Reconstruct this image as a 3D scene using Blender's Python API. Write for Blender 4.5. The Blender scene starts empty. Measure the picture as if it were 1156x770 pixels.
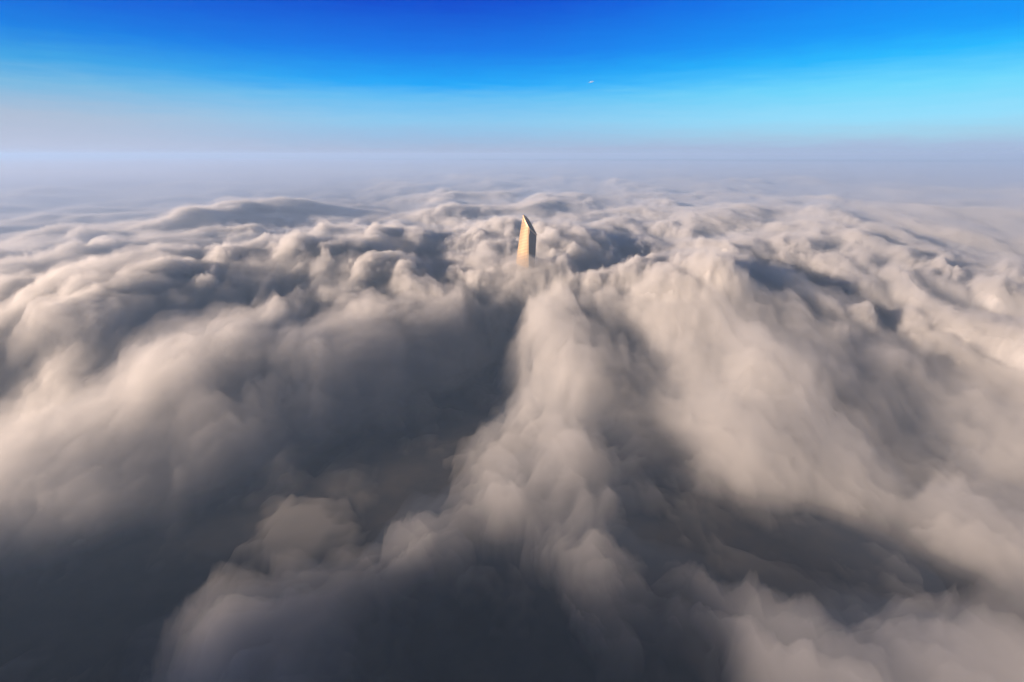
import bpy, bmesh, math
import numpy as np
from mathutils import Vector, Matrix

R = math.radians
EXPO = 1.45
scene = bpy.context.scene
COL = scene.collection

# ------------------------------------------------------------------ camera
CAM_H = 280.0            # metres above the mean top of the fog
PITCH = 20.0             # degrees below the horizon
GROUND_Z = -185.0
cam_d = bpy.data.cameras.new('camera')
cam_d.lens = 18.0
cam_d.sensor_width = 36.0
cam_d.clip_start = 1.0
cam_d.clip_end = 120000.0
cam = bpy.data.objects.new('camera', cam_d)
COL.objects.link(cam)
cam.location = (0, 0, CAM_H)
cam.rotation_euler = (R(90 - PITCH), 0, 0)
scene.camera = cam

SUN_EL, SUN_AZ = 12.0, 250.0      # azimuth clockwise from +Y (the view direction)


def at(px, py, z=0.0):
    """world point on the level z seen at pixel (px, py) of the 1156 x 770 photograph"""
    u, v = (px - 578) / 578.0, (385 - py) / 578.0
    c, s = math.cos(R(PITCH)), math.sin(R(PITCH))
    d = (u, c + v * s, -s + v * c)
    t = (z - CAM_H) / d[2]
    return (d[0] * t, d[1] * t)


# ------------------------------------------------------------------ noise
def _hash(ix, iy, seed):
    h = (ix.astype(np.int64) * 374761393 + iy.astype(np.int64) * 668265263 + seed * 1442695041) & 0xFFFFFFFF
    h = ((h ^ (h >> 13)) * 1274126177) & 0xFFFFFFFF
    return (h ^ (h >> 16)) & 0xFFFFFFFF


def perlin(x, y, seed):
    x0, y0 = np.floor(x), np.floor(y)
    fx, fy = (x - x0).astype(np.float32), (y - y0).astype(np.float32)
    ix, iy = x0.astype(np.int64), y0.astype(np.int64)

    def g(dx, dy):
        a = _hash(ix + dx, iy + dy, seed).astype(np.float32) * np.float32(2 * math.pi / 4294967296.0)
        return np.cos(a) * (fx - dx) + np.sin(a) * (fy - dy)
    u = fx * fx * fx * (fx * (fx * 6 - 15) + 10)
    v = fy * fy * fy * (fy * (fy * 6 - 15) + 10)
    a, b, c, d = g(0, 0), g(1, 0), g(0, 1), g(1, 1)
    return ((a + (b - a) * u) * (1 - v) + (c + (d - c) * u) * v) * np.float32(1.45)


def fbm(x, y, wl, octaves, seed, gain=0.5):
    s, a = 0.0, 1.0
    for k in range(octaves):
        s = s + a * perlin(x / wl + 17.3 * k, y / wl - 9.1 * k, seed + k)
        wl *= 0.5
        a *= gain
    return s


def billow(x, y, wl, octaves, seed, gain=0.5, eps=0.06):
    s, a = 0.0, 1.0
    for k in range(octaves):
        n = perlin(x / wl + 5.7 * k, y / wl + 3.9 * k, seed + k)
        s = s + a * (np.sqrt(n * n + eps * eps) - 0.33)
        wl *= 0.47
        a *= gain
    return s


def smooth(a, b, x):
    t = np.clip((x - a) / (b - a), 0, 1)
    return t * t * (3 - 2 * t)


def ridge_field(X, Y, pts, world=False):
    """soft bump along a polyline; pts = (px, py, half width in metres, height)"""
    P = [tuple(p) if world else at(p[0], p[1], -100 * min(1, max(0, (p[1] - 430) / 150))) + (p[2], p[3]) for p in pts]
    best = np.zeros_like(X)
    if len(P) == 1:
        P = P * 2
    for (ax, ay, aw, ah), (bx, by, bw, bh) in zip(P[:-1], P[1:]):
        dx, dy = bx - ax, by - ay
        L = dx * dx + dy * dy + 1e-6
        t = np.clip(((X - ax) * dx + (Y - ay) * dy) / L, 0, 1)
        d2 = (X - ax - t * dx) ** 2 + (Y - ay - t * dy) ** 2
        w = aw + (bw - aw) * t
        f = (ah + (bh - ah) * t) * np.exp(-d2 / (w * w))
        best = np.where(np.abs(f) > np.abs(best), f, best)
    return best


# valleys and billows of the fog, as they lie on the ground plan
FIELDS = [
    # the long valley from the tower to the lower left
    [(580, 311, 42, -85), (556, 332, 62, -120), (520, 354, 90, -150), (440, 410, 125, -175), (340, 468, 125, -165), (250, 530, 125, -160),
     (150, 600, 115, -140), (50, 665, 130, -150), (-60, 730, 140, -150)],
    # second valley, right of the middle
    [(725, 368, 70, -25), (780, 425, 70, -50), (830, 500, 75, -135), (855, 570, 66, -145)],
    [(855, 550, 45, -50), (960, 600, 46, -50), (1060, 645, 42, -38), (1180, 690, 42, -40)],
    # thin fog right below the camera
    [(560, 720, 80, -130), (700, 750, 80, -130)],
    [(790, 690, 40, -70), (800, 780, 50, -90)],
    [(385, 650, 40, -20), (420, 760, 45, -55)],
    [(20, 730, 80, -90)],
    [(560, 570, 35, -30), (590, 650, 40, -55)],
    # narrow slanting gaps on the right
    [(880, 285, 65, -60), (1010, 325, 65, -65), (1180, 385, 65, -60)],
    [(960, 395, 42, -40), (1060, 440, 48, -62), (1180, 505, 48, -60)],
    [(930, 470, 40, -50), (1040, 555, 45, -75), (1170, 640, 48, -75)],
    [(650, 430, 36, -22), (625, 520, 34, -30)],
    # ridges
    [(650, 262, 190, 50), (640, 335, 140, 25), (590, 400, 130, 22), (500, 460, 110, 28), (420, 505, 95, 30), (345, 565, 90, 22), (255, 650, 85, 72), (165, 740, 75, 62)],
    [(800, 310, 130, 40), (860, 370, 150, 45), (920, 415, 120, 40), (1040, 500, 110, 45), (1160, 580, 110, 45)],
    [(90, 400, 110, 25), (200, 365, 130, 45), (330, 355, 120, 50)],
    [(350, 290, 170, 45), (455, 265, 130, 45)],
    [(-40, 370, 160, 30), (150, 290, 220, 50), (320, 235, 240, 60)],
    [(660, 540, 60, 30), (620, 470, 60, 30)],
    [(815, 640, 45, 22), (880, 672, 45, 32)],
    [(470, 590, 60, 48)],
    [(1000, 740, 90, 70), (1156, 720, 110, 60)],
    [(-40, 450, 110, 25), (40, 500, 90, 25)],
    [(612, 297, 70, 16)],
]


LOW = [(-900, 620, 220, -70), (-1300, 620, 300, -110), (-1900, 450, 350, -110)]
SHADE_BANK = [(-560, -200, 180, 250), (-740, 70, 160, 185), (-880, 240, 110, 60)]


def fog_top(X, Y):
    """height of the top of the fog (metres); the relief common to all its layers"""
    r = np.hypot(X, Y)
    # wind-drawn: features are stretched along the view direction and sheared
    wx = X + 90 * fbm(X, Y, 700, 3, 11)
    wy = Y + 90 * fbm(X, Y, 700, 3, 23)
    sx, sy = wx - 0.15 * wy, wy * 0.6
    big = fbm(sx, sy, 1500, 2, 31)
    mid = billow(sx, sy, 640, 2, 41, 0.5, 0.1)
    h = 40 * big + 95 * mid
    near = smooth(7000, 2600, r)
    ctl = 0
    CX, CY = X + 44 * fbm(X, Y, 190, 4, 51, 0.6), Y + 44 * fbm(X, Y, 190, 4, 61, 0.6)
    for f in FIELDS:
        ctl = ctl + ridge_field(CX, CY, f)
    # unseen fog farther left, lowered to let the sun in under the ridges
    ctl = ctl + ridge_field(CX, CY, LOW, True)
    # unseen higher fog, left of and behind the camera, added to shade the foreground
    ctl = ctl + ridge_field(CX, CY, SHADE_BANK, True)
    h = h * (0.35 + 0.65 * smooth(500, 2200, r)) + ctl * near
    # the fog thins towards the camera
    h = h - 116 * smooth(1700, 330, r)
    return h, sx, sy, ctl


def fine(X, Y, sx, sy, seed, amp=1.0):
    # the relief itself shifts the pattern, so that slopes carry puffs instead of drawn-out folds
    sx, sy = sx + 0.8 * H0, sy + 0.5 * H0
    amp = amp * (0.34 + 0.66 * smooth(3200, 1300, np.hypot(X, Y)))
    # lumpy in some places, drawn out into streaks in others
    qx = sx + 30 * fbm(sx, sy, 150, 4, seed + 100, 0.6)
    qy = sy + 30 * fbm(sx, sy, 150, 4, seed + 120, 0.6)
    patch = smooth(-0.35, 0.45, fbm(sx, sy, 800, 2, seed + 140))
    lumps = 66 * billow(qx, qy, 200, 6, seed, 0.58, 0.05)
    streak = 36 * fbm(qx * 1.3 + 0.25 * qy, qy * 0.42, 120, 5, seed + 160, 0.55)
    return amp * (lumps * (0.4 + 0.6 * patch) + streak * (1 - 0.6 * patch))


# ------------------------------------------------------------------ grid
AZ0, AZ1, NA = R(-128), R(80), 1150
R0, R1, NR = 60.0, 17000.0, 800
az = np.linspace(AZ0, AZ1, NA)
rad = np.exp(np.linspace(math.log(R0), math.log(R1), NR))
AA, RR = np.meshgrid(az, rad)
GX, GY = (RR * np.sin(AA)), (RR * np.cos(AA))
H0, SX, SY, CTL = fog_top(GX, GY)
_dr = np.gradient(H0, axis=0) / np.gradient(RR, axis=0)
_da = np.gradient(H0, axis=1) / (np.gradient(AA, axis=1) * RR)
# slope of the main relief in x and y
SLX = _dr * np.sin(AA) + _da * np.cos(AA)
SLY = _dr * np.cos(AA) - _da * np.sin(AA)
_k = 0.38 * smooth(700, 1300, RR) / np.sqrt(1 + SLX ** 2 + SLY ** 2)
SLX, SLY = SLX * _k, SLY * _k


def grid_object(name, Z, mat, bottom, push=0.0):
    """closed body: relief Z on top, flat bottom at the height 'bottom'"""
    n = NA * NR
    # the bottom is a ring of rim vertices plus one n-gon-free fan strip
    co = np.empty((n, 3), np.float32)
    co[:, 0], co[:, 1], co[:, 2] = (GX - SLX * push).ravel(), (GY - SLY * push).ravel(), Z.ravel()
    idx = np.arange(n, dtype=np.int32).reshape(NR, NA)
    q = np.stack([idx[:-1, :-1], idx[:-1, 1:], idx[1:, 1:], idx[1:, :-1]], -1).reshape(-1, 4)
    if bottom is not None:
        rim = np.concatenate([idx[0, :], idx[1:, -1], idx[-1, -2::-1], idx[-2:0:-1, 0]])
        m = len(rim)
        low = co[rim].copy()
        low[:, 2] = bottom
        co = np.concatenate([co, low, np.array([[0, R0 * 3, bottom]], np.float32)])
        a = np.arange(m, dtype=np.int32)
        b = (a + 1) % m
        side = np.stack([rim[b], rim[a], n + a, n + b], -1)
        # bottom cap: connect inner arc to outer arc column by column
        # outer arc in rim order runs from last azimuth to first
        pos = {int(v): n + i for i, v in enumerate(rim)}
        inner = np.array([pos[int(v)] for v in idx[0, :]], np.int32)
        outer = np.array([pos[int(v)] for v in idx[-1, :]], np.int32)
        cap = np.stack([inner[:-1], outer[:-1], outer[1:], inner[1:]], -1)
        q = np.concatenate([q, side, cap])
        co = co[:-1]
    me = bpy.data.meshes.new(name)
    me.vertices.add(len(co))
    me.vertices.foreach_set('co', co.ravel())
    me.loops.add(q.size)
    me.loops.foreach_set('vertex_index', np.ascontiguousarray(q, dtype=np.int32).ravel())
    me.polygons.add(len(q))
    me.polygons.foreach_set('loop_start', np.arange(0, q.size, 4, dtype=np.int32))
    me.polygons.foreach_set('use_smooth', np.ones(len(q), bool))
    me.update(calc_edges=True)
    o = bpy.data.objects.new(name, me)
    COL.objects.link(o)
    me.materials.append(mat)
    return o


# ------------------------------------------------------------------ materials
def new_mat(name):
    m = bpy.data.materials.new(name)
    m.use_nodes = True
    nt = m.node_tree
    nt.nodes.clear()
    out = nt.nodes.new('ShaderNodeOutputMaterial')
    return m, nt, out


def volume_mat(name, color, density, g):
    m, nt, out = new_mat(name)
    v = nt.nodes.new('ShaderNodeVolumePrincipled')
    v.inputs['Color'].default_value = (*color, 1)
    v.inputs['Density'].default_value = density
    v.inputs['Anisotropy'].default_value = g
    nt.links.new(v.outputs[0], out.inputs['Volume'])
    m.cycles.homogeneous_volume = True
    m.cycles.volume_sampling = 'MULTIPLE_IMPORTANCE'
    return m


def principled(name, color, rough=0.6, metal=0.0, noise=None):
    m, nt, out = new_mat(name)
    b = nt.nodes.new('ShaderNodeBsdfPrincipled')
    b.inputs['Base Color'].default_value = (*color, 1)
    b.inputs['Roughness'].default_value = rough
    b.inputs['Metallic'].default_value = metal
    nt.links.new(b.outputs[0], out.inputs['Surface'])
    if noise:
        scale, c2 = noise
        t = nt.nodes.new('ShaderNodeTexCoord')
        n = nt.nodes.new('ShaderNodeTexNoise')
        n.inputs['Scale'].default_value = scale
        n.inputs['Detail'].default_value = 6
        mx = nt.nodes.new('ShaderNodeMix')
        mx.data_type = 'RGBA'
        mx.inputs[6].default_value = (*color, 1)
        mx.inputs[7].default_value = (*c2, 1)
        nt.links.new(t.outputs['Object'], n.inputs['Vector'])
        nt.links.new(n.outputs['Fac'], mx.inputs[0])
        nt.links.new(mx.outputs[2], b.inputs['Base Color'])
    return m


# dense heart of the fog bank
m, nt, out = new_mat('dense_fog')
dif = nt.nodes.new('ShaderNodeBsdfDiffuse')
dif.inputs['Color'].default_value = (0.42, 0.42, 0.42, 1)
nt.links.new(dif.outputs[0], out.inputs['Surface'])
MAT_CORE = m

VEIL = (0.94, 0.94, 0.94)

# ------------------------------------------------------------------ the fog
F1 = fine(GX, GY, SX, SY, 201)
CALM = 1 - 0.75 * np.clip(-CTL / 85, 0, 1)      # the valleys lie smoother
GR = np.hypot(GX, GY)
NEAR = smooth(1450, 430, GR)
F1 = F1 * CALM * (1 - 0.18 * NEAR)
_far = smooth(3200, 1700, GR) * (1 - 0.7 * NEAR)
F1 = F1 + 17 * _far * CALM * fbm(SX + 22 * fbm(SX, SY, 90, 3, 601), SY * 0.6 - 0.25 * SX, 75, 5, 611, 0.6)
Hmain = H0 + F1
core = grid_object('cloud_sea', Hmain - 34 - 170 * NEAR, MAT_CORE, None, F1)
core['kind'] = 'stuff'
core['label'] = 'soft grey and peach sea of low cloud with dark valleys spreading to the horizon'
core['category'] = 'clouds'

FLOOR = GROUND_Z - 30
# (density, lift above the main relief, share of its own small relief, thinning near the camera)
MIDR = (1 - NEAR) * smooth(3000, 1500, GR)
STREAK = fbm(GX + 30 * fbm(GX, GY, 160, 3, 71), GY * 0.4, 120, 4, 81, 0.45)
for k, (dens, up, own, thin, strk) in enumerate([(0.036, -6, 0.0, 175, 10), (0.017, 1, 0.3, 120, 22), (0.0066, 6, 0.5, 66, 50), (0.0031, 13, 0.8, 34, 66)]):
    Fk = fine(GX, GY, SX, SY, 301 + 31 * k) * CALM * (1 - 0.18 * NEAR)
    Z = H0 + F1 * (1 - 0.5 * own) + own * Fk * (1 + 0.3 * NEAR) + up - thin * NEAR + strk * STREAK * (NEAR + 0.22 * MIDR)
    if k > 1:
        # thin low shreds over the ground in the gaps, and mist gathered round the foot of the tower
        Z = Z + 34 * np.exp(-((GX - 36) ** 2 + (GY - 1400) ** 2) / 75.0 ** 2)
        Z = np.maximum(Z, GROUND_Z - 14 + 26 * np.clip(0.25 + fbm(GX + 40 * STREAK, GY * 0.7, 190, 5, 501 + k, 0.6), -0.1, 1.2))
    Z = np.maximum(Z, GROUND_Z - 4 + k)
    v = grid_object('mist', Z, volume_mat('fog_veil', VEIL, dens, 0.2), FLOOR - 3 * k, F1)
    v['kind'] = 'stuff'
    v['label'] = 'soft translucent mist lying over the tops of the low clouds'
    v['category'] = 'mist'

# a thin layer of haze that hugs the far cloud tops, deeper on the left
LEFT = smooth(0.05, -0.65, AA)
FAR = smooth(1300 - 500 * LEFT, 5600 - 2400 * LEFT, GR)
Z = np.maximum(H0 * (1 - 0.7 * FAR) + 8, GROUND_Z - 6) + FAR * (112 + 80 * smooth(0.1, -0.75, AA) + 22 * fbm(GX, GY * 1.6, 2600, 3, 401))
Z = np.minimum(Z, CAM_H - 40)
v = grid_object('mist', np.where(GR < 1500, np.minimum(Z, np.maximum(H0 - 20, GROUND_Z - 6)), Z), volume_mat('far_mist', (0.45, 0.58, 0.84), 0.0007, 0.1), FLOOR - 20)
v['kind'] = 'stuff'
v['label'] = 'pale veil of mist over the farthest clouds'
v['category'] = 'mist'

# ------------------------------------------------------------------ ground
mg, nt, out = new_mat('dark_ground')
b = nt.nodes.new('ShaderNodeBsdfPrincipled')
b.inputs['Roughness'].default_value = 0.95
t = nt.nodes.new('ShaderNodeTexCoord')
n = nt.nodes.new('ShaderNodeTexNoise')
n.inputs['Scale'].default_value = 0.02
n.inputs['Detail'].default_value = 8
cr = nt.nodes.new('ShaderNodeValToRGB')
cr.color_ramp.elements[0].position = 0.35
cr.color_ramp.elements[0].color = (0.010, 0.010, 0.011, 1)
cr.color_ramp.elements[1].position = 0.7
cr.color_ramp.elements[1].color = (0.035, 0.030, 0.026, 1)
nt.links.new(t.outputs['Object'], n.inputs['Vector'])
nt.links.new(n.outputs['Fac'], cr.inputs['Fac'])
nt.links.new(cr.outputs['Color'], b.inputs['Base Color'])
nt.links.new(b.outputs[0], out.inputs['Surface'])
bm = bmesh.new()
bmesh.ops.create_grid(bm, x_segments=8, y_segments=8, size=60000)
me = bpy.data.meshes.new('ground')
bm.to_mesh(me)
bm.free()
gr = bpy.data.objects.new('ground', me)
gr.location = (0, 0, GROUND_Z)
me.materials.append(mg)
COL.objects.link(gr)
gr['kind'] = 'structure'
gr['label'] = 'dark ground dimly seen through gaps in the fog'

# ------------------------------------------------------------------ haze
bm = bmesh.new()
bmesh.ops.create_cube(bm, size=1.0)
for v in bm.verts:
    v.co = (v.co.x * 44000, v.co.y * 44000, (GROUND_Z - 1.0) if v.co.z < 0 else CAM_H + 45)
me = bpy.data.meshes.new('haze')
bm.to_mesh(me)
bm.free()
hz = bpy.data.objects.new('haze', me)
me.materials.append(volume_mat('haze', (0.40, 0.62, 1.0), 0.00011, 0.1))
COL.objects.link(hz)
hz['kind'] = 'stuff'
hz['label'] = 'pale lavender haze fading the far clouds'
hz['category'] = 'haze'

# ------------------------------------------------------------------ the tower
TX, TY = 42.0, 1421.0
tower = bpy.data.objects.new('office_tower', None)
tower.empty_display_size = 20
tower.location = (TX, TY, GROUND_Z)
COL.objects.link(tower)
tower['label'] = 'slender office tower with slanted golden top rising alone out of the clouds'
tower['category'] = 'tower'

MAT_STONE = principled('gilded_cladding', (0.40, 0.275, 0.14), 0.42, 0.25, (0.35, (0.33, 0.225, 0.115)))
MAT_GLASS = principled('tower_glass', (0.15, 0.115, 0.08), 0.25, 0.3)
MAT_SHADED = principled('shaded_glazing', (0.03, 0.04, 0.055), 0.3, 0.1, (0.3, (0.05, 0.055, 0.065)))  # shade of the side turned from the sun is put into this dark colour
MAT_RIM = principled('pale_rim', (0.60, 0.45, 0.26), 0.45, 0.1)
MAT_DARK = principled('dark_louvre', (0.03, 0.03, 0.035), 0.6)
MAT_DECK = principled('roof_deck', (0.45, 0.36, 0.24), 0.8)


def plan(z):
    """outline of the tower at the height z above the fog, counter-clockwise seen from above"""
    k = min(1.0, max(0.0, (126 - z) / 130.0))
    xl = -12.5 - 20.0 * k ** 0.75         # west corner, sweeping out towards the foot
    xr = 29.0 - 5.0 * k ** 1.5
    corners = [(xl, 4, 5), (3.5, -21, 6.0), (xr, 3, 6), (4, 24, 9)]
    pts = []
    n = len(corners)
    for i in range(n):
        p, a, b_ = Vector(corners[i][:2]), Vector(corners[i - 1][:2]), Vector(corners[(i + 1) % n][:2])
        r = corners[i][2]
        s0, s1 = p + (a - p).normalized() * r, p + (b_ - p).normalized() * r
        for t in range(6):
            u = t / 5
            pts.append((1 - u) ** 2 * s0 + 2 * u * (1 - u) * p + u * u * s1)
    # faces bow outwards a little
    out_ = []
    c0 = Vector((2, 2))
    m_ = len(pts)
    for i in range(m_):
        a, b_ = pts[i], pts[(i + 1) % m_]
        out_.append(a)
        if i % 6 == 5:
            nrm = Vector(((b_ - a).y, -(b_ - a).x)).normalized()
            L = (b_ - a).length
            for t in (0.25, 0.5, 0.75):
                out_.append(a.lerp(b_, t) + nrm * (L * 0.05 * 4 * t * (1 - t)))
    return out_


CUT_CO = Vector((-12.0, 4.0, 126.0))
CUT_NO = Vector((53 / 37.5, -0.42, 1.0)).normalized()


def part(name, bm_, mat, parent, smooth_=False):
    bmesh.ops.recalc_face_normals(bm_, faces=bm_.faces)
    me_ = bpy.data.meshes.new(name)
    bm_.to_mesh(me_)
    bm_.free()
    me_.materials.append(mat)
    for p_ in me_.polygons:
        p_.use_smooth = smooth_
    o_ = bpy.data.objects.new(name, me_)
    COL.objects.link(o_)
    o_.parent = parent
    return o_


def lift(p_, z):
    return (p_.x, p_.y, z - GROUND_Z)


def cut_z(x, y):
    return CUT_CO.z - (CUT_NO.x * (x - CUT_CO.x) + CUT_NO.y * (y - CUT_CO.y)) / CUT_NO.z


# walls, cut off by the slanted roof plane (the top stays open and gets the rim and the deck)
def top_of(i):
    lo_z, hi_z = 0.0, 200.0
    for _ in range(40):
        z = 0.5 * (lo_z + hi_z)
        p_ = plan(z)[i]
        if z < cut_z(p_.x, p_.y):
            lo_z = z
        else:
            hi_z = z
    return lo_z


bm = bmesh.new()
NP = len(plan(0))
tops = [top_of(i) for i in range(NP)]
NL = 70
rows = []
for k in range(NL + 1):
    row = []
    for i in range(NP):
        z = GROUND_Z + (tops[i] - GROUND_Z) * k / NL
        row.append(bm.verts.new(lift(plan(z)[i], z)))
    rows.append(row)
for lo_, hi_ in zip(rows[:-1], rows[1:]):
    for i in range(NP):
        j = (i + 1) % NP
        bm.faces.new((lo_[i], lo_[j], hi_[j], hi_[i]))
loop = [v.co.copy() for v in rows[-1]]
bm.faces.ensure_lookup_table()
facade = part('facade', bm, MAT_STONE, tower, True)
facade.data.materials.append(MAT_SHADED)
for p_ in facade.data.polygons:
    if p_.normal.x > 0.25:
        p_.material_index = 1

cen = sum(loop, Vector()) / len(loop)


def ring(scale, push):
    return [cen + (p_ - cen) * scale + CUT_NO * push for p_ in loop]


def band_between(bm_, A, B):
    va, vb = [bm_.verts.new(p_) for p_ in A], [bm_.verts.new(p_) for p_ in B]
    for i in range(len(va)):
        j = (i + 1) % len(va)
        bm_.faces.new((va[i], va[j], vb[j], vb[i]))
    return va, vb


# rim: a moulded parapet round the cut
bm = bmesh.new()
loops = [ring(1.012, -1.5), ring(1.03, 0.2), ring(1.0, 1.4), ring(0.90, 1.3), ring(0.88, -0.5), ring(0.985, -1.5)]
for A, B in zip(loops, loops[1:]):
    band_between(bm, A, B)
band_between(bm, loops[-1], loops[0])
bmesh.ops.remove_doubles(bm, verts=bm.verts, dist=0.001)
part('roof_rim', bm, MAT_RIM, tower)
# recessed roof well: side walls and deck
bm = bmesh.new()
va, vb = band_between(bm, ring(0.885, -0.4), ring(0.80, -9.0))
bm.faces.new(vb)
bmesh.ops.remove_doubles(bm, verts=bm.verts, dist=0.001)
deck = part('roof_well', bm, MAT_DECK, tower)
# dark curved opening in the well and the pale arched beam across it
bm = bmesh.new()
ax = Vector((1, 0, -CUT_NO.x / CUT_NO.z)).normalized()
ay = CUT_NO.cross(ax).normalized()
A, B = [], []
for k in range(17):
    t = -1 + k / 8.0
    base = cen + ax * (-4 + 15 * t)
    A.append(base + ay * (-9.5 + 5.5 * t * t) + CUT_NO * 0.3)
    B.append(base + ay * (-3.0 + 1.5 * t * t) + CUT_NO * 0.6)
v1, v2 = [bm.verts.new(p_) for p_ in A], [bm.verts.new(p_) for p_ in B]
v3, v4 = [bm.verts.new(p_ - CUT_NO * 4) for p_ in A], [bm.verts.new(p_ - CUT_NO * 4) for p_ in B]
for k in range(16):
    for P_, Q_ in ((v1, v2), (v2, v4), (v4, v3), (v3, v1)):
        bm.faces.new((P_[k], P_[k + 1], Q_[k + 1], Q_[k]))
for k in (0, 16):
    bm.faces.new((v1[k], v2[k], v4[k], v3[k]))
part('roof_louvre', bm, MAT_DARK, tower)
bm = bmesh.new()
v1, v2, v3, v4 = [], [], [], []
for k in range(17):
    t = -1 + k / 8.0
    base = cen + ax * (-3 + 16 * t) + ay * (-1.4 + 1.8 * t * t)
    for lst, oy, oz in ((v1, -1.2, 1.0), (v2, 1.2, 1.0), (v3, 1.2, -2.0), (v4, -1.2, -2.0)):
        lst.append(bm.verts.new(base + ay * oy + CUT_NO * oz))
for k in range(16):
    for P_, Q_ in ((v1, v2), (v2, v3), (v3, v4), (v4, v1)):
        bm.faces.new((P_[k], P_[k + 1], Q_[k + 1], Q_[k]))
for k in (0, 16):
    bm.faces.new((v1[k], v2[k], v3[k], v4[k]))
part('roof_beam', bm, MAT_RIM, tower)

# ribbons of windows, floor by floor, standing just proud of the cladding
for z in np.arange(-61, 124, 4.0):
    bm = bmesh.new()
    lo_, hi_ = plan(z), plan(z + 1.3)
    c2_ = Vector((2, 2))
    okk = [cut_z(a.x, a.y) > z + 3.2 for a in hi_]
    n_ = len(lo_)
    made = False
    for i in range(n_):
        j = (i + 1) % n_
        if not (okk[i] and okk[j]):
            continue
        q_ = []
        for p_, zz in ((lo_[i], z), (lo_[j], z), (hi_[j], z + 1.3), (hi_[i], z + 1.3)):
            d_ = (p_ - c2_).normalized() * 0.5
            q_.append(bm.verts.new(lift(p_ + d_, zz)))
        bm.faces.new(q_)
        made = True
    if made:
        bmesh.ops.remove_doubles(bm, verts=bm.verts, dist=0.01)
        part('window_band', bm, MAT_GLASS, tower, True)
    else:
        bm.free()

# vertical fin on the corner that faces the camera
bm = bmesh.new()
prevq = None
for z in list(np.arange(-80, 104, 4.0)):
    P_ = plan(z)
    pc = min(P_, key=lambda p_: p_.y)
    zt = min(z, cut_z(pc.x, pc.y) - 0.5)
    q_ = [bm.verts.new(lift(pc + Vector(o_), zt)) for o_ in ((-0.9, 0.4), (-0.9, -1.1), (0.9, -1.1), (0.9, 0.4))]
    if prevq:
        for i in range(4):
            j = (i + 1) % 4
            bm.faces.new((prevq[i], prevq[j], q_[j], q_[i]))
    else:
        bm.faces.new(q_)
    prevq = q_
bm.faces.new(prevq)
part('corner_fin', bm, MAT_RIM, tower)

# ------------------------------------------------------------------ a wisp of cloud high in the blue
def wisp(loc, size, tilt, label):
    bm_ = bmesh.new()
    bmesh.ops.create_icosphere(bm_, subdivisions=5, radius=1.0)
    for v_ in bm_.verts:
        p_ = v_.co
        k = 1 + 0.35 * math.sin(5 * p_.x + 2 * p_.y) * math.sin(7 * p_.z + 3 * p_.x + 1.0) + 0.18 * math.sin(17 * p_.x + 9 * p_.y)
        tail = max(0.12, 1 - p_.x * p_.x) ** 0.8
        v_.co = Vector((p_.x * size[0], p_.y * size[1] * k * tail, p_.z * size[2] * k * tail + size[2] * 1.3 * p_.x * p_.x * p_.x))
    me_ = bpy.data.meshes.new('cloud_wisp')
    bm_.to_mesh(me_)
    bm_.free()
    for p_ in me_.polygons:
        p_.use_smooth = True
    mw, nt_, out_ = new_mat('thin_cloud')
    d_ = nt_.nodes.new('ShaderNodeBsdfDiffuse')
    d_.inputs['Color'].default_value = (0.85, 0.85, 0.85, 1)
    tr_ = nt_.nodes.new('ShaderNodeBsdfTransparent')
    mx_ = nt_.nodes.new('ShaderNodeMixShader')
    lw_ = nt_.nodes.new('ShaderNodeTexNoise')
    lw_.inputs['Scale'].default_value = 0.006
    lw_.inputs['Detail'].default_value = 5
    rp_ = nt_.nodes.new('ShaderNodeMapRange')
    rp_.inputs['From Min'].default_value = 0.35
    rp_.inputs['From Max'].default_value = 0.75
    rp_.inputs['To Min'].default_value = 0.05
    rp_.inputs['To Max'].default_value = 0.55
    tc_ = nt_.nodes.new('ShaderNodeTexCoord')
    nt_.links.new(tc_.outputs['Object'], lw_.inputs['Vector'])
    nt_.links.new(lw_.outputs['Fac'], rp_.inputs['Value'])
    nt_.links.new(rp_.outputs[0], mx_.inputs[0])
    nt_.links.new(tr_.outputs[0], mx_.inputs[1])
    nt_.links.new(d_.outputs[0], mx_.inputs[2])
    nt_.links.new(mx_.outputs[0], out_.inputs['Surface'])
    me_.materials.append(mw)
    o_ = bpy.data.objects.new('cloud_wisp', me_)
    COL.objects.link(o_)
    o_.location = loc
    o_.rotation_euler = (0, tilt, 0)
    o_['label'] = label
    o_['category'] = 'cloud'
    return o_


def sky_at(px, py, dist):
    u, v = (px - 578) / 578.0, (385 - py) / 578.0
    c_, s_ = math.cos(R(PITCH)), math.sin(R(PITCH))
    d_ = Vector((u, c_ + v * s_, -s_ + v * c_)).normalized()
    return d_ * dist + Vector((0, 0, CAM_H))


wisp(sky_at(667.5, 92.5, 30000), (170, 110, 22), R(-8), 'tiny bright white wisp of cloud high in the blue sky')

# ------------------------------------------------------------------ sun and sky
sd = bpy.data.lights.new('sun', 'SUN')
sd.energy = 5.0
sd.angle = R(0.5)
sd.color = (1.0, 0.75, 0.57)
sun = bpy.data.objects.new('sun', sd)
COL.objects.link(sun)
az_, el_ = R(SUN_AZ), R(SUN_EL)
to_sun = Vector((math.sin(az_) * math.cos(el_), math.cos(az_) * math.cos(el_), math.sin(el_)))
sun.rotation_euler = to_sun.to_track_quat('Z', 'Y').to_euler()
sun.location = to_sun * 3000


def lin(c):
    return tuple(((v / 255) / 12.92 if v <= 10 else (((v / 255) + 0.055) / 1.055) ** 2.4) for v in c)


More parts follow.
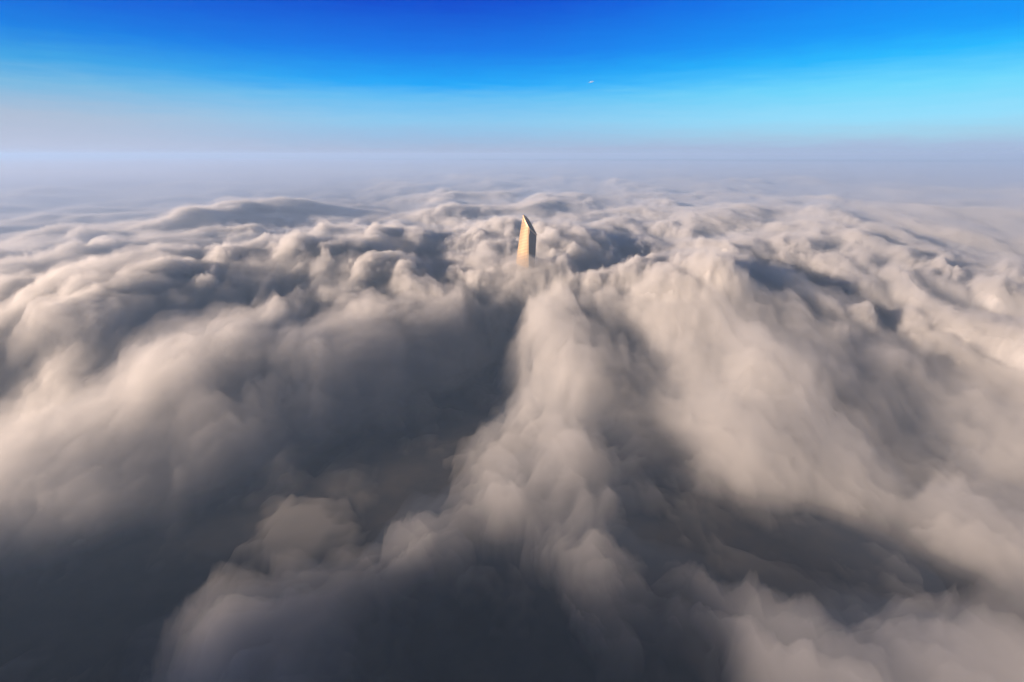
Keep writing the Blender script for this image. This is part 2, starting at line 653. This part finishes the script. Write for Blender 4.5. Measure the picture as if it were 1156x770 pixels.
w = bpy.data.worlds.new('World')
scene.world = w
w.use_nodes = True
nt = w.node_tree
nt.nodes.clear()
out = nt.nodes.new('ShaderNodeOutputWorld')
bg = nt.nodes.new('ShaderNodeBackground')
bg.inputs['Strength'].default_value = 0.1
sky = nt.nodes.new('ShaderNodeTexSky')
sky.sky_type = 'NISHITA'
sky.sun_disc = False
sky.sun_elevation = el_
sky.sun_rotation = az_
sky.altitude = 400
tc = nt.nodes.new('ShaderNodeTexCoord')
sep = nt.nodes.new('ShaderNodeSeparateXYZ')
nt.links.new(tc.outputs['Generated'], sep.inputs[0])


def ramp(stops):
    r = nt.nodes.new('ShaderNodeValToRGB')
    e = r.color_ramp.elements
    while len(e) < len(stops):
        e.new(0.5)
    for el, (deg, c) in zip(e, stops):
        el.position = 0.5 + 0.5 * deg / 40.0
        el.color = (*lin(c), 1)
    return r


# elevation in degrees -> 0..1 (-40..40), roughened a little by high thin cloud
asn = nt.nodes.new('ShaderNodeMath'); asn.operation = 'ARCSINE'
nt.links.new(sep.outputs['Z'], asn.inputs[0])
mp = nt.nodes.new('ShaderNodeMapping')
mp.inputs['Scale'].default_value = (14, 14, 160)
nt.links.new(tc.outputs['Generated'], mp.inputs['Vector'])
nz = nt.nodes.new('ShaderNodeTexNoise')
nz.inputs['Scale'].default_value = 1.0
nz.inputs['Detail'].default_value = 6
nt.links.new(mp.outputs[0], nz.inputs['Vector'])
ns = nt.nodes.new('ShaderNodeMath'); ns.operation = 'MULTIPLY_ADD'
ns.inputs[1].default_value = 0.02
ns.inputs[2].default_value = -0.01
nt.links.new(nz.outputs['Fac'], ns.inputs[0])
add = nt.nodes.new('ShaderNodeMath'); add.operation = 'ADD'
nt.links.new(asn.outputs[0], add.inputs[0]); nt.links.new(ns.outputs[0], add.inputs[1])
fac = nt.nodes.new('ShaderNodeMath'); fac.operation = 'MULTIPLY_ADD'
fac.inputs[1].default_value = 0.5 * 180 / math.pi / 40.0
fac.inputs[2].default_value = 0.5
nt.links.new(add.outputs[0], fac.inputs[0])

left = ramp([(-5, (191, 195, 219)), (0.4, (190, 195, 218)), (3.0, (176, 190, 212)), (5.2, (120, 185, 225)), (7.0, (60, 165, 228)), (9.0, (0, 128, 228)), (11.5, (0, 98, 218)), (16, (0, 55, 180)), (22, (0, 22, 62)), (40, (2, 12, 30))])
mid_ = ramp([(-5, (176, 182, 208)), (0.2, (170, 182, 210)), (1.8, (152, 192, 228)), (3.2, (140, 202, 240)), (5.4, (95, 190, 245)), (6.6, (10, 168, 250)), (9.5, (0, 120, 235)), (13.5, (0, 74, 208)), (22, (0, 22, 62)), (40, (2, 12, 30))])
right = ramp([(-5, (165, 178, 212)), (0.6, (168, 188, 220)), (1.6, (165, 210, 235)), (3.0, (150, 225, 255)), (5.5, (110, 218, 255)), (7.8, (30, 186, 255)), (9.5, (0, 155, 252)), (14, (0, 115, 240)), (22, (0, 22, 62)), (40, (2, 12, 30))])
for r_ in (left, mid_, right):
    nt.links.new(fac.outputs[0], r_.inputs['Fac'])
az_n = nt.nodes.new('ShaderNodeMath'); az_n.operation = 'ARCTAN2'
nt.links.new(sep.outputs['X'], az_n.inputs[0]); nt.links.new(sep.outputs['Y'], az_n.inputs[1])


def span(a, b):
    s = nt.nodes.new('ShaderNodeMapRange')
    s.interpolation_type = 'SMOOTHSTEP'
    s.inputs['From Min'].default_value = R(a)
    s.inputs['From Max'].default_value = R(b)
    nt.links.new(az_n.outputs[0], s.inputs['Value'])
    return s


def mix(f, a, b_, blend='MIX'):
    x = nt.nodes.new('ShaderNodeMix')
    x.data_type = 'RGBA'
    x.blend_type = blend
    if isinstance(f, float):
        x.inputs[0].default_value = f
    else:
        nt.links.new(f, x.inputs[0])
    for i, s in ((6, a), (7, b_)):
        if isinstance(s, tuple):
            x.inputs[i].default_value = s
        else:
            nt.links.new(s, x.inputs[i])
    return x.outputs[2]


c1 = mix(span(-46, -10).outputs[0], left.outputs[0], mid_.outputs[0])
c2 = mix(span(-8, 38).outputs[0], c1, right.outputs[0])
absaz = nt.nodes.new('ShaderNodeMath'); absaz.operation = 'ABSOLUTE'
nt.links.new(az_n.outputs[0], absaz.inputs[0])
beh = nt.nodes.new('ShaderNodeMapRange'); beh.interpolation_type = 'SMOOTHSTEP'
beh.inputs['From Min'].default_value = R(60)
beh.inputs['From Max'].default_value = R(120)
nt.links.new(absaz.outputs[0], beh.inputs['Value'])
back = ramp([(-5, (14, 18, 24)), (0, (18, 26, 38)), (10, (5, 16, 34)), (40, (0, 10, 28))])
nt.links.new(fac.outputs[0], back.inputs['Fac'])
c2 = mix(beh.outputs[0], c2, back.outputs[0])
ten = mix(1.0, c2, (10 / 2 ** EXPO, 10 / 2 ** EXPO, 10 / 2 ** EXPO, 1), 'MULTIPLY')
fin = mix(0.997, sky.outputs[0], ten)
nt.links.new(fin, bg.inputs['Color'])
nt.links.new(bg.outputs[0], out.inputs['Surface'])

# ------------------------------------------------------------------ render settings
scene.view_settings.view_transform = 'Standard'
scene.view_settings.look = 'None'
scene.view_settings.exposure = EXPO
scene.view_settings.gamma = 1.0
scene.view_settings.use_curve_mapping = False
scene.render.engine = 'CYCLES'
c = scene.cycles
c.use_denoising = True
try:
    c.denoiser = 'OPENIMAGEDENOISE'
except Exception:
    pass
c.max_bounces = 8
c.diffuse_bounces = 1
c.glossy_bounces = 2
c.transmission_bounces = 4
c.volume_bounces = 2
c.transparent_max_bounces = 64
c.use_adaptive_sampling = False
